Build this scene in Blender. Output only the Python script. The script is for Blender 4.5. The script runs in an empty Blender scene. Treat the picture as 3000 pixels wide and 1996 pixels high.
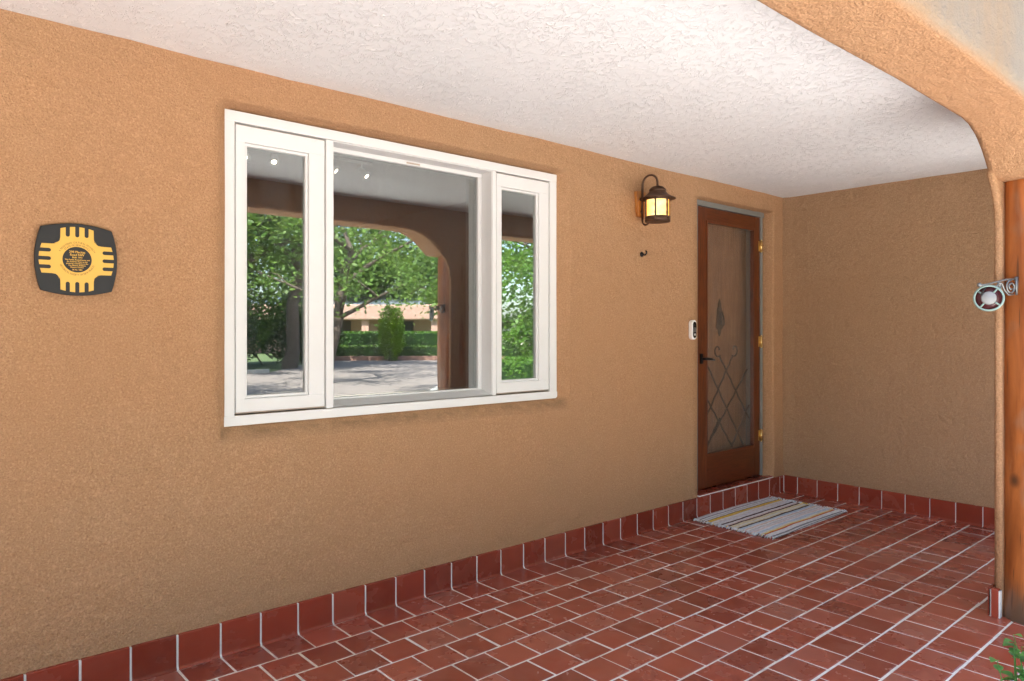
import bpy, bmesh, math, random
from mathutils import Vector, Matrix, noise
R = math.radians
rng = random.Random(7)
sc = bpy.context.scene
C = bpy.context.scene.collection

# ------------------------------------------------------------------ camera, sky, sun, exposure
cam_d = bpy.data.cameras.new('camera')
cam = bpy.data.objects.new('camera', cam_d); C.objects.link(cam)
cam.location = (0, -2.9, 1.284)
cam.rotation_euler = (R(90), 0, R(48.8 - 90))
cam_d.sensor_width = 36; cam_d.lens = 36 * 2108.55 / 3000
cam_d.shift_y = -(968.5 - 998) / 3000 * -1
cam_d.clip_start = .05; cam_d.clip_end = 2000
sc.camera = cam

SUN_EL, SUN_AZ = 64, 58            # high, behind the house and a little to the left
w = bpy.data.worlds.new('World'); sc.world = w; w.use_nodes = True
nt = w.node_tree
sky = nt.nodes.new('ShaderNodeTexSky'); sky.sky_type = 'NISHITA'; sky.sun_disc = False
sky.sun_elevation = R(SUN_EL); sky.sun_rotation = R(-SUN_AZ)
sky.air_density = .9; sky.dust_density = 2.0; sky.ozone_density = 1.0
nt.links.new(sky.outputs[0], nt.nodes['Background'].inputs[0])
nt.nodes['Background'].inputs[1].default_value = 0.15
sd = bpy.data.lights.new('sun', 'SUN'); sd.energy = 5.0; sd.angle = R(.53); sd.color = (1, .965, .91)
sun = bpy.data.objects.new('sun', sd); C.objects.link(sun)
sun.rotation_euler = Vector((-math.sin(R(SUN_AZ)) * math.cos(R(SUN_EL)), math.cos(R(SUN_AZ)) * math.cos(R(SUN_EL)), math.sin(R(SUN_EL)))).to_track_quat('Z', 'Y').to_euler()
vs = sc.view_settings
vs.view_transform = 'Standard'; vs.look = 'None'; vs.gamma = 1; vs.exposure = 2.50; vs.use_curve_mapping = False
sc.render.engine = 'CYCLES'
cy = sc.cycles
cy.use_denoising = True; cy.max_bounces = 7; cy.diffuse_bounces = 4; cy.glossy_bounces = 4; cy.use_adaptive_sampling = True; cy.adaptive_threshold = .015
cy.transparent_max_bounces = 16; cy.transmission_bounces = 6; cy.sample_clamp_indirect = 8
cy.caustics_reflective = False; cy.caustics_refractive = False

# ------------------------------------------------------------------ node helpers
class NT:
    def __init__(s, name):
        s.m = bpy.data.materials.new(name); s.m.use_nodes = True
        s.t = s.m.node_tree; s.t.nodes.clear()
        s.out = s.n('OutputMaterial'); s._tc = None
    def n(s, typ, **kw):
        nd = s.t.nodes.new('ShaderNode' + typ)
        for k, v in kw.items():
            if hasattr(nd, k): setattr(nd, k, v)
        return nd
    def set(s, sock, v):
        if v is None: return
        if isinstance(v, bpy.types.NodeSocket): s.t.links.new(v, sock)
        elif isinstance(v, (tuple, list)):
            sock.default_value = tuple(v) if len(v) != 3 or sock.type == 'VECTOR' else (*v, 1)
        else: sock.default_value = v
    def co(s, scale=(1, 1, 1), kind='Object', rnd=0):
        tc = s.n('TexCoord'); mp = s.n('Mapping')
        s.t.links.new(tc.outputs[kind], mp.inputs[0]); mp.inputs[3].default_value = scale
        if rnd:
            oi = s.n('ObjectInfo'); ml = s.math('MULTIPLY', oi.outputs['Random'], rnd)
            s.t.links.new(ml, mp.inputs[1])
        return mp.outputs[0]
    def noise(s, scale, detail=4, rough=.55, co=None, dist=0):
        nd = s.n('TexNoise'); nd.inputs['Scale'].default_value = scale; nd.inputs['Detail'].default_value = detail
        nd.inputs['Roughness'].default_value = rough; nd.inputs['Distortion'].default_value = dist
        s.set(nd.inputs['Vector'], co if co is not None else s.co())
        return nd.outputs[0]
    def math(s, op, a, b=None, c=None, clamp=False):
        nd = s.n('Math'); nd.operation = op; nd.use_clamp = clamp
        for i, v in enumerate((a, b, c)): s.set(nd.inputs[i], v)
        return nd.outputs[0]
    def ramp(s, fac, stops, interp='LINEAR'):
        nd = s.n('ValToRGB'); cr = nd.color_ramp; cr.interpolation = interp
        while len(cr.elements) < len(stops): cr.elements.new(.5)
        for e, (p, c) in zip(cr.elements, stops):
            e.position = p; e.color = (*c, 1) if isinstance(c, (tuple, list)) else (c, c, c, 1)
        s.set(nd.inputs[0], fac); return nd.outputs[0]
    def mix(s, fac, a, b, blend='MIX'):
        nd = s.n('Mix'); nd.data_type = 'RGBA'; nd.blend_type = blend
        s.set(nd.inputs[0], fac); s.set(nd.inputs[6], a); s.set(nd.inputs[7], b); return nd.outputs[2]
    def bump(s, h, strength=.5, dist=.003, normal=None):
        nd = s.n('Bump'); nd.inputs['Strength'].default_value = strength; nd.inputs['Distance'].default_value = dist
        s.set(nd.inputs['Height'], h)
        if normal is not None: s.set(nd.inputs['Normal'], normal)
        return nd.outputs[0]
    def bsdf(s, color, rough=.6, metal=0, normal=None, spec=None, **kw):
        nd = s.n('BsdfPrincipled')
        s.set(nd.inputs['Base Color'], color); s.set(nd.inputs['Roughness'], rough); s.set(nd.inputs['Metallic'], metal)
        if spec is not None: s.set(nd.inputs['Specular IOR Level'], spec)
        if normal is not None: s.set(nd.inputs['Normal'], normal)
        for k, v in kw.items(): s.set(nd.inputs[k.replace('_', ' ')], v)
        return nd.outputs[0]
    def done(s, shader):
        s.t.links.new(shader, s.out.inputs[0]); return s.m

M = {}
def simple(name, col, rough=.6, metal=0, var=.12, scale=20, bump=0, spec=None):
    t = NT(name); n = t.noise(scale)
    c = t.mix(n, [x * (1 - var) for x in col], [min(1, x * (1 + var)) for x in col])
    nm = t.bump(t.noise(scale * 6), .4, bump) if bump else None
    M[name] = t.done(t.bsdf(c, rough, metal, nm, spec)); return M[name]

def stucco(name, a, b, c, zone_tints=False):
    t = NT(name); co = t.co()
    big = t.noise(1.1, 3, .6, co); mid = t.noise(9, 3, .6, co); fine = t.noise(190, 1, .6, co)
    col = t.mix(t.ramp(big, [(.3, 0), (.7, 1)]), a, b)
    col = t.mix(t.math('MULTIPLY', t.ramp(mid, [(.45, 0), (.75, 1)]), .45), col, c)
    col = t.mix(t.math('MULTIPLY', t.ramp(fine, [(.32, 1), (.52, 0)]), .5), col, [x * .55 for x in a])
    col = t.mix(t.math('MULTIPLY', t.ramp(t.noise(120, 1, .6, co), [(.52, 0), (.7, 1)]), .45), col, [min(.8, x * 1.3) for x in c])
    col = t.mix(t.math('MULTIPLY', t.ramp(t.noise(.55, 2, .6, co), [(.45, 0), (.62, 1)]), .3), col, (a[0] * 1.04, a[1] * .90, a[2] * .84))
    speck = t.n('TexVoronoi'); speck.inputs['Scale'].default_value = 3.2; t.set(speck.inputs['Vector'], co)
    col = t.mix(t.ramp(speck.outputs['Distance'], [(.012, .55), (.02, 0)]), col, [x * .3 for x in a])
    if zone_tints:      # patchy brown darkening along the sloping plaster under the window frame
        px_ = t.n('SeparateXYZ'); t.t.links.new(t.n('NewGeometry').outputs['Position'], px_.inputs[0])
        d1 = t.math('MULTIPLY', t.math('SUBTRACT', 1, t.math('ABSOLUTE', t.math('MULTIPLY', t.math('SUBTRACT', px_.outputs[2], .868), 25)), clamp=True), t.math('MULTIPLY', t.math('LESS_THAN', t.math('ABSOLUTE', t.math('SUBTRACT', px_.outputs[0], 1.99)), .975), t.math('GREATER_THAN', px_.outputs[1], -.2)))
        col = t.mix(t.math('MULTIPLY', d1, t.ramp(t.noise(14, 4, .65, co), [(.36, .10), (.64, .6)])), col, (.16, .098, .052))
    if zone_tints:      # less saturated, streaked tone on the outer face of the porch front
        sx_ = t.n('SeparateXYZ'); t.t.links.new(t.n('NewGeometry').outputs['Position'], sx_.inputs[0])
        wy = t.math('ADD', sx_.outputs[1], t.math('MULTIPLY', t.math('SUBTRACT', big, .5), .03))
        col = t.mix(t.ramp(t.math('MULTIPLY', wy, -1), [(0, 0), (1, 1)]) if False else t.math('MULTIPLY', t.math('SUBTRACT', -2.135, wy), 40, clamp=True), col, t.mix(t.ramp(t.noise(2.5, 5, .6, t.co((1.6, 1.6, .35))), [(.35, 0), (.7, 1)]), (.275, .225, .175), (.31, .215, .14)))
    h = t.math('ADD', t.math('MULTIPLY', t.noise(130, 2, .7, co), 1.2), t.math('MULTIPLY', t.noise(28, 1, .5, co), 1.3))
    h = t.math('ADD', h, t.math('MULTIPLY', t.noise(6.5, 2, .5, t.co((1, 1, 1.7)), .4), 1.7))
    M[name] = t.done(t.bsdf(col, .95, 0, t.bump(h, 1.0, .006), .15))
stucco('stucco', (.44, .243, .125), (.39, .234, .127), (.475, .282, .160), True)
stucco('stucco_end', (.385, .240, .138), (.36, .228, .13), (.415, .263, .155))
stucco('stucco_pink', (.64, .40, .32), (.60, .37, .29), (.67, .43, .35))

def ceiling_mat():
    t = NT('ceiling_plaster'); co = t.co()
    warp = t.noise(5, 4, .6, co)
    def ridge(sc, c0, wd, dist):
        n = t.noise(sc, 1.5, .5, co, dist)
        return t.ramp(t.math('ABSOLUTE', t.math('SUBTRACT', n, c0)), [(0, 1), (wd * .4, .8), (wd, 0)])
    ra = ridge(20, .50, .022, .9); rb = ridge(12, .56, .014, 1.2); rc = ridge(29, .44, .022, .6)
    brk = t.ramp(t.noise(26, 2, .5, co), [(.38, 0), (.52, 1)])
    mask = t.math('MULTIPLY', t.ramp(warp, [(.34, .35), (.58, 1)]), brk)
    rdg = t.math('MULTIPLY', t.math('MAXIMUM', t.math('MAXIMUM', ra, rb), rc), mask)
    col = t.mix(t.ramp(t.noise(1.6, 4, .6, co), [(.3, 0), (.7, 1)]), (.75, .765, .775), (.80, .812, .82))
    col = t.mix(t.math('MULTIPLY', rdg, 1.0), col, (.94, .95, .955))  # ridge highlights painted in: whiter colour where raised plaster catches light
    h = rdg
    M['ceiling'] = t.done(t.bsdf(col, .7, 0, t.bump(h, .85, .0042), .35))
ceiling_mat()

def tile_mat(name, base, spec, worn=.3):
    t = NT(name); rd = t.n('ObjectInfo').outputs['Random']; g = t.n('NewGeometry').outputs['Position']
    isl = t.n('NewGeometry').outputs['Random Per Island']; rd = t.math('FRACT', t.math('ADD', rd, isl))
    c = t.ramp(rd, [(0, [x * .66 for x in base]), (.3, [x * .88 for x in base]), (.55, base), (.8, (base[0] * 1.08, base[1] * 1.22, base[2] * 1.2)), (1, (base[0] * .98, base[1] * 1.50, base[2] * 1.7))])
    haze = t.noise(5.5, 4, .6, g, .3)
    c = t.mix(t.math('MULTIPLY', t.ramp(haze, [(.42, 0), (.66, 1)]), .40), c, (base[0] * 1.0, base[1] * 1.75, base[2] * 2.1))
    shift = t.n('VectorMath'); shift.operation = 'ADD'; t.set(shift.inputs[0], g); t.set(shift.inputs[1], t.math('MULTIPLY', rd, .35))
    seal = t.ramp(t.noise(4.6, 3, .5, shift.outputs[0], .1), [(.50, 0), (.57, .5), (.68, 1)])
    c = t.mix(t.math('MULTIPLY', seal, worn), c, (base[0] * .66, base[1] * .50, base[2] * .30))
    vo = t.n('TexVoronoi'); vo.inputs['Scale'].default_value = 9; t.set(vo.inputs['Vector'], g)
    c = t.mix(t.ramp(vo.outputs['Distance'], [(.022, .7), (.03, 0)]), c, (.55, .48, .42))
    ro = t.math('SUBTRACT', t.math('ADD', t.math('MULTIPLY', haze, .26), .14), t.math('MULTIPLY', seal, .10))
    M[name] = t.done(t.bsdf(c, ro, 0, t.bump(haze, .2, .003), spec))
tile_mat('tile', (.335, .074, .042), .5)
tile_mat('base_tile', (.28, .044, .023), .3, .25)

def grout_mat(name, a, b, c):
    t = NT(name); co = t.co(kind='Object'); g = t.n('NewGeometry').outputs['Position']
    n = t.noise(2.3, 5, .65, g); n2 = t.noise(40, 4, .6, g)
    col = t.mix(t.ramp(n, [(.38, 0), (.62, 1)]), a, b)
    col = t.mix(t.math('MULTIPLY', t.ramp(n2, [(.45, 0), (.7, 1)]), .5), col, c)
    M[name] = t.done(t.bsdf(col, .9, 0, t.bump(n2, .6, .002), .2))
grout_mat('grout', (.80, .77, .70), (.70, .62, .50), (.50, .43, .34))
grout_mat('base_grout', (.80, .79, .74), (.75, .73, .67), (.66, .62, .54))

def wood(name, a, b, rough, scale=(3, 3, 28), coat=0, axis_noise=5):
    t = NT(name); co = t.co(scale)
    n = t.noise(axis_noise, 6, .6, co, .6)
    c = t.mix(t.ramp(n, [(.3, 0), (.7, 1)]), a, b)
    c = t.mix(t.math('MULTIPLY', t.ramp(t.noise(3, 4), [(.4, 0), (.7, 1)]), .4), c, [x * .6 for x in a])
    M[name] = t.done(t.bsdf(c, rough, 0, t.bump(n, .3, .001), .45, Coat_Weight=coat, Coat_Roughness=.15))
wood('door_wood', (.050, .009, .002), (.175, .040, .007), .35, (26, 26, 1.6), .35)
wood('rail_wood', (.050, .009, .002), (.15, .033, .006), .35, (1.6, 26, 26), .35)
wood('oak', (.19, .088, .042), (.34, .18, .09), .5, (16, 16, 1.2), 0, 4)
def post_mat():
    t = NT('post_wood'); co = t.co((7, 7, .9))
    n = t.noise(2.4, 6, .62, co, .5); k = t.noise(3.2, 4, .6, t.co((1.6, 1.6, .8)), .4)
    c = t.mix(t.ramp(n, [(.32, 0), (.66, 1)]), (.22, .055, .010), (.46, .145, .034))
    c = t.mix(t.math('MULTIPLY', t.ramp(k, [(.55, 0), (.68, 1)]), .65), c, (.30, .17, .10))
    v = t.n('TexVoronoi'); v.inputs['Scale'].default_value = 4.5; t.set(v.inputs['Vector'], t.co((1, 1, .8)))
    c = t.mix(t.ramp(v.outputs['Distance'], [(.06, .85), (.15, 0)]), c, (.05, .022, .012))
    sx_ = t.n('SeparateXYZ'); t.set(sx_.inputs[0], t.co()); ft = t.math('ADD', sx_.outputs[2], t.math('MULTIPLY', k, -.35))
    c = t.mix(t.math('MULTIPLY', t.math('SUBTRACT', .05, ft, clamp=True), 4.5, clamp=True), c, (.12, .07, .04))
    crk = t.ramp(t.noise(9, 2, .5, t.co((6, 6, .35)), .3), [(.30, 1), (.36, 0)]); c = t.mix(t.math('MULTIPLY', crk, .7), c, (.06, .022, .008))
    M['post_wood'] = t.done(t.bsdf(c, .42, 0, t.bump(t.math('ADD', n, v.outputs['Distance']), .4, .004), .45, Coat_Weight=.25, Coat_Roughness=.2))
post_mat()
wood('lamp_board', (.40, .14, .03), (.56, .24, .06), .4, (14, 14, 2), .3)
wood('bark', (.075, .055, .042), (.14, .105, .08), .95, (6, 6, 1.2))
M['bark'].node_tree.nodes['Principled BSDF'].inputs['Coat Weight'].default_value = 0

def white_paint():
    t = NT('white_paint'); n = t.noise(5, 4); f = t.noise(60, 5, .7)
    c = t.mix(n, (.70, .695, .685), (.735, .73, .72))
    c = t.mix(t.math('MULTIPLY', t.ramp(f, [(.62, 0), (.75, 1)]), .2), c, (.62, .52, .42))
    M['white_paint'] = t.done(t.bsdf(c, .45, 0, t.bump(f, .12, .001), .4))
white_paint()
simple('seam', (.42, .34, .27), .8, var=.3)
simple('spacer', (.36, .38, .38), .4, .4)
simple('grey_paint', (.19, .187, .17), .6, var=.08)
simple('black_metal', (.012, .011, .011), .45, .6, var=.3)
simple('iron', (.010, .008, .007), .7, 0, var=.4, bump=.001)
simple('bronze', (.095, .050, .030), .55, .55, var=.45, scale=30, bump=.001)
simple('brass', (.72, .50, .20), .28, 1, var=.1)
simple('chrome', (.72, .70, .68), .35, .6, var=.05)
simple('plaque_black', (.009, .0085, .009), .55, 0, var=.15, scale=60, bump=.0006)
simple('plaque_yellow', (.72, .42, .075), .4, 0, var=.04)
simple('plaque_ink', (.11, .05, .006), .6)
simple('white_plastic', (.80, .79, .78), .3, var=.02)
simple('black_gloss', (.006, .006, .007), .08, var=.1)
simple('pewter', (.20, .205, .20), .42, .7, var=.35, scale=40, bump=.001)
simple('verdigris', (.24, .33, .29), .45, .2, var=.2, scale=60)
simple('ceramic_red', (.065, .016, .018), .25, var=.3, scale=50)
simple('ceramic_white', (.27, .27, .265), .3, var=.06)
simple('asphalt', (.225, .19, .172), .9, var=.2, scale=3, bump=.004)
simple('concrete', (.50, .47, .43), .9, var=.15, scale=4, bump=.003)
simple('gravel', (.44, .39, .33), .95, var=.3, scale=14, bump=.01)
simple('pale_concrete', (.60, .575, .54), .9, var=.08, scale=1.5, bump=.003)
simple('flagstone', (.36, .20, .15), .85, var=.3, scale=3, bump=.004)
simple('room_paint', (.40, .36, .31), .9, var=.05)
simple('room_floor', (.16, .09, .05), .5, var=.3)
simple('dark_wood', (.06, .03, .02), .6, var=.3)
simple('roof_metal', (.30, .35, .40), .4, .5, var=.1)
simple('shade_glass', (.03, .04, .05), .1, var=.1)

def leaf(name, a, b, tr=.35):
    t = NT(name); oi = t.n('NewGeometry'); n = t.noise(.9, 3, .6, oi.outputs['Position']); n2 = oi.outputs['Random Per Island']
    c = t.mix(t.ramp(n, [(.35, 0), (.65, 1)]), a, b)
    c = t.mix(n2, [0.72, .72, .72], [1.25, 1.25, 1.15]) if False else t.mix(1.0, c, t.ramp(n2, [(0, (.65, .68, .7)), (1, (1.0, 1.0, 1.0))]), 'MULTIPLY')
    d = t.bsdf(c, .5, 0, None, .3); tl = t.n('BsdfTranslucent'); t.set(tl.inputs[0], t.mix(.5, c, (.20, .30, .03)))
    mx = t.n('MixShader'); mx.inputs[0].default_value = tr
    t.t.links.new(d, mx.inputs[1]); t.t.links.new(tl.outputs[0], mx.inputs[2])
    M[name] = t.done(mx.outputs[0])
leaf('leaf_mid', (.055, .13, .025), (.10, .20, .035))
leaf('leaf_light', (.12, .23, .045), (.19, .30, .06))
leaf('leaf_dark', (.030, .075, .022), (.05, .11, .03))
leaf('leaf_hedge', (.075, .18, .022), (.12, .25, .03))
leaf('leaf_topiary', (.20, .36, .012), (.25, .40, .016))
leaf('leaf_shrub', (.05, .17, .03), (.11, .28, .06), .25)

def glass(name, refl, tint, haze=0, wave=.00025, fres=.55):
    t = NT(name); g = t.n('NewGeometry').outputs['Position']
    gl = t.n('BsdfGlossy'); gl.inputs['Roughness'].default_value = .0; gl.inputs['Color'].default_value = (.96, 1, .98, 1)
    t.set(gl.inputs['Normal'], t.bump(t.noise(2.6, 1, .4, g), .25, wave))
    tr = t.n('BsdfTransparent'); tr.inputs[0].default_value = (*tint, 1)
    fr = t.n('LayerWeight'); fr.inputs[0].default_value = .35
    f = t.math('ADD', t.math('MULTIPLY', fr.outputs['Fresnel'], fres), refl, clamp=True)
    mx = t.n('MixShader'); t.set(mx.inputs[0], f)
    t.t.links.new(tr.outputs[0], mx.inputs[1]); t.t.links.new(gl.outputs[0], mx.inputs[2]); sh = mx.outputs[0]
    if haze:
        st = t.noise(5, 6, .7, t.co((3.5, 1, .55)), 1.0)
        df = t.n('BsdfDiffuse'); df.inputs[0].default_value = (.50, .52, .55, 1)
        m2 = t.n('MixShader'); t.set(m2.inputs[0], t.math('MULTIPLY', t.ramp(st, [(.36, .15), (.72, 1)]), haze))
        t.t.links.new(sh, m2.inputs[1]); t.t.links.new(df.outputs[0], m2.inputs[2]); sh = m2.outputs[0]
    M[name] = t.done(sh)
glass('pane_glass', .22, (.72, .74, .73), .05)
glass('storm_glass', .012, (.95, .94, .93), .05, fres=.22)

def glow(name, col, strength, var=0):
    t = NT(name); e = t.n('Emission'); c = col
    if var: c = t.mix(t.ramp(t.noise(38, 5, .7), [(.35, 0), (.65, 1)]), [x * (1 - var) for x in col], col)
    t.set(e.inputs[0], c); e.inputs[1].default_value = strength
    M[name] = t.done(e.outputs[0])
glow('bulb', (1, .80, .55), 6)
def amber():
    t = NT('amber_glass'); n = t.noise(38, 5, .7)
    lw = t.n('LayerWeight'); lw.inputs[0].default_value = .5
    c = t.mix(t.ramp(lw.outputs['Facing'], [(.05, 0), (.75, 1)]), t.mix(t.ramp(n, [(.35, 0), (.62, 1)]), (1, .60, .18), (1, .80, .42)), (1, .36, .03))
    M['amber_glass'] = t.done(t.bsdf((.55, .30, .06), .3, 0, t.bump(n, .4, .002), .5, Emission_Color=c, Emission_Strength=.32))
amber()

# ------------------------------------------------------------------ mesh helpers
class MB:
    def __init__(s): s.v = []; s.f = []; s.sm = []
    def add(s, vs, fs, smooth=False):
        o = len(s.v); s.v += [tuple(p) for p in vs]
        s.f += [tuple(i + o for i in f) for f in fs]; s.sm += [smooth] * len(fs); return s
    def box(s, x0, x1, y0, y1, z0, z1, b=0):
        if not b:
            return s.add([(x, y, z) for z in (z0, z1) for y in (y0, y1) for x in (x0, x1)],
                         [(0, 2, 3, 1), (4, 5, 7, 6), (0, 1, 5, 4), (1, 3, 7, 5), (3, 2, 6, 7), (2, 0, 4, 6)])
        bm = bmesh.new(); bmesh.ops.create_cube(bm, size=1)
        for v in bm.verts: v.co = ((x0 + x1) / 2 + v.co.x * (x1 - x0), (y0 + y1) / 2 + v.co.y * (y1 - y0), (z0 + z1) / 2 + v.co.z * (z1 - z0))
        bmesh.ops.bevel(bm, geom=bm.edges[:], offset=b, segments=2, affect='EDGES', profile=.6)
        bm.verts.index_update()
        s.add([v.co[:] for v in bm.verts], [[v.index for v in f.verts] for f in bm.faces]); bm.free(); return s
    def tube(s, pts, r, seg=8, smooth=True, cap=True, flat=1.0):
        pts = [Vector(p) for p in pts]; n = len(pts); rr = r if isinstance(r, (list, tuple)) else [r] * n
        up = None; vs = []
        for i, p in enumerate(pts):
            d = (pts[min(i + 1, n - 1)] - pts[max(i - 1, 0)]).normalized()
            if up is None:
                up = d.cross(Vector((0, 0, 1)) if abs(d.z) < .9 else Vector((1, 0, 0))).normalized()
            up = (up - d * up.dot(d)).normalized(); sd = d.cross(up)
            for k in range(seg):
                a = 2 * math.pi * k / seg
                vs.append(p + (up * math.cos(a) * flat + sd * math.sin(a)) * rr[i])
        fs = [(i * seg + k, i * seg + (k + 1) % seg, (i + 1) * seg + (k + 1) % seg, (i + 1) * seg + k) for i in range(n - 1) for k in range(seg)]
        if cap: fs += [tuple(range(seg))[::-1], tuple(range((n - 1) * seg, n * seg))]
        return s.add(vs, fs, smooth)
    def lathe(s, prof, c=(0, 0, 0), seg=24, smooth=True, mat=None, fn=None):
        vs = []
        for (r, z) in prof:
            for k in range(seg):
                a = 2 * math.pi * k / seg; rr = r if fn is None else fn(r, a, z)
                p = Vector((rr * math.cos(a), rr * math.sin(a), z))
                if mat: p = mat @ p
                vs.append(p + Vector(c))
        n = len(prof)
        fs = [(i * seg + k, i * seg + (k + 1) % seg, (i + 1) * seg + (k + 1) % seg, (i + 1) * seg + k) for i in range(n - 1) for k in range(seg)]
        if prof[0][0] > 1e-5: fs.append(tuple(range(seg))[::-1])
        if prof[-1][0] > 1e-5: fs.append(tuple(range((n - 1) * seg, n * seg)))
        return s.add(vs, fs, smooth)
    def prism_x(s, prof, x0, x1):               # profile of (y,z) swept along x
        n = len(prof)
        return s.add([(x, y, z) for x in (x0, x1) for y, z in prof],
                     [(i, (i + 1) % n, n + (i + 1) % n, n + i) for i in range(n)] + [tuple(range(n))[::-1], tuple(range(n, 2 * n))])
    def build(s, name, mat, parent=None, loc=None, rot=None):
        me = bpy.data.meshes.new(name); me.from_pydata(s.v, [], s.f)
        me.polygons.foreach_set('use_smooth', s.sm); me.update()
        me.materials.append(M[mat]); o = bpy.data.objects.new(name, me); C.objects.link(o)
        if loc is not None: o.location = loc
        if rot is not None: o.rotation_euler = rot
        if parent is not None: o.parent = parent
        return o
def fix_normals(o):
    bm = bmesh.new(); bm.from_mesh(o.data); bmesh.ops.recalc_face_normals(bm, faces=bm.faces[:]); bm.to_mesh(o.data); bm.free(); return o
def tag(o, label=None, cat=None, group=None, kind=None):
    for k, v in (('label', label), ('category', cat), ('group', group), ('kind', kind)):
        if v: o[k] = v
    return o
def empty(name, loc, label, cat, group=None, rz=0, kind=None):
    o = bpy.data.objects.new(name, None); C.objects.link(o); o.location = loc; o.rotation_euler.z = rz
    return tag(o, label, cat, group, kind)
def part(mb, name, mat, parent, at):
    """a part modelled in world coordinates, hung under a thing whose origin is at `at`"""
    mb.v = [tuple(Vector(p) - Vector(at)) for p in mb.v]
    return mb.build(name, mat, parent)
def sub(mb, name, mat, parent, at): return part(mb, name, mat, parent, at)
def curve_mesh(name, outlines, extrude, bevel=0, res=2, offset=0):
    cu = bpy.data.curves.new(name, 'CURVE'); cu.dimensions = '2D'; cu.fill_mode = 'BOTH'
    cu.extrude = extrude; cu.bevel_depth = bevel; cu.bevel_resolution = res; cu.offset = offset
    for pts in outlines:
        sp = cu.splines.new('POLY'); sp.points.add(len(pts) - 1); sp.use_cyclic_u = True
        for p, q in zip(sp.points, pts): p.co = (q[0], q[1], 0, 1)
    ob = bpy.data.objects.new(name, cu); me = bpy.data.meshes.new_from_object(ob)
    bpy.data.objects.remove(ob); bpy.data.curves.remove(cu); return me
def xz(me, y0):                                # a flat x-y mesh stood up: x->x, y->z, z->-y
    for v in me.vertices: v.co = (v.co.x, y0 - v.co.z, v.co.y)
    me.update(); return me
def link(name, me, mat, parent=None):
    me.materials.clear(); me.materials.append(M[mat]); o = bpy.data.objects.new(name, me); C.objects.link(o)
    if parent is not None: o.parent = parent
    return o
def nz(x, y, z, s): return noise.noise(Vector((x * s, y * s, z * s)))
def sstep(t): t = max(0, min(1, t)); return t * t * (3 - 2 * t)
def lines(a, b, step, fine):
    out = []; x = a
    while x < b - 1e-6:
        out.append(x); st = step
        for (c, hw, fs) in fine:
            if abs(x - c) < hw: st = min(st, fs)
            elif x < c - hw: st = min(st, max(fs, c - hw - x))
        x += st
    out.append(b); return out

# ------------------------------------------------------------------ ground outside
g = MB().add([(-220, 220, -.2), (-220, -220, -.2), (220, -220, -.2), (220, 220, -.2)], [(0, 1, 2, 3)]).build('ground', 'gravel')
tag(g, 'tan gravel yard and ground around the house', 'ground', kind='structure')
rd = MB().add([(-40, -13, -.192), (-40, -21.5, -.192), (10.1, -21.5, -.192), (16.5, -29.5, -.192), (21.5, -26, -.192), (34, -17, -.192), (34, -7, -.192), (14, -11.5, -.192)], [tuple(range(8))]).build('road', 'asphalt')
tag(rd, 'pale asphalt street in front of the house', 'road', kind='structure')
walk = MB().add([(-4, -2.32, -.190), (-4, -8.5, -.190), (7.4, -8.5, -.190), (13, -14.5, -.188), (20, -11, -.188), (10, -6, -.188), (5, -2.32, -.188)], [tuple(range(7))]).build('driveway', 'pale_concrete')
tag(walk, 'pale concrete drive between porch and street', 'driveway', kind='structure')
simple('lawn', (.085, .13, .045), .95, var=.3, scale=6, bump=.02)
for pts, lab in (([(-30, -21.6), (-30, -60), (30, -60), (16.3, -29.9), (10.2, -21.6)], 'green ground cover under the street trees'), ([(16.6, -29.9), (30, -60), (60, -40), (34.2, -17.2), (21.5, -26.4)], 'green lawn around the hedges across the street')):
    o = MB().add([(x, y, -.188) for x, y in pts], [tuple(range(len(pts)))]).build('lawn', 'lawn'); tag(o, lab, 'lawn', kind='structure')
def kerb(name, pts, mat, label, wd=.16, h=.14):
    mb = MB()
    for (a, b) in zip(pts, pts[1:]):
        a = Vector((*a, 0)); b = Vector((*b, 0)); d = (b - a).normalized(); n = Vector((-d.y, d.x, 0)) * wd
        mb.add([a + Vector((0, 0, -.25)), b + Vector((0, 0, -.25)), b + n + Vector((0, 0, -.25)), a + n + Vector((0, 0, -.25)),
                a + Vector((0, 0, -.2 + h)), b + Vector((0, 0, -.2 + h)), b + n + Vector((0, 0, -.2 + h)), a + n + Vector((0, 0, -.2 + h))],
               [(0, 3, 2, 1), (4, 5, 6, 7), (0, 1, 5, 4), (1, 2, 6, 5), (2, 3, 7, 6), (3, 0, 4, 7)])
    return tag(mb.build(name, mat), label, 'kerb')
kerb('kerb', [(-30, -21.4), (10.1, -21.4)], 'concrete', 'grey concrete kerb below the leaning tree trunks')
kerb('kerb', [(16.2, -29.6), (21.3, -26.1), (34, -17)], 'flagstone', 'pink stone kerb in front of the clipped hedge', .3, .22)

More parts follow.
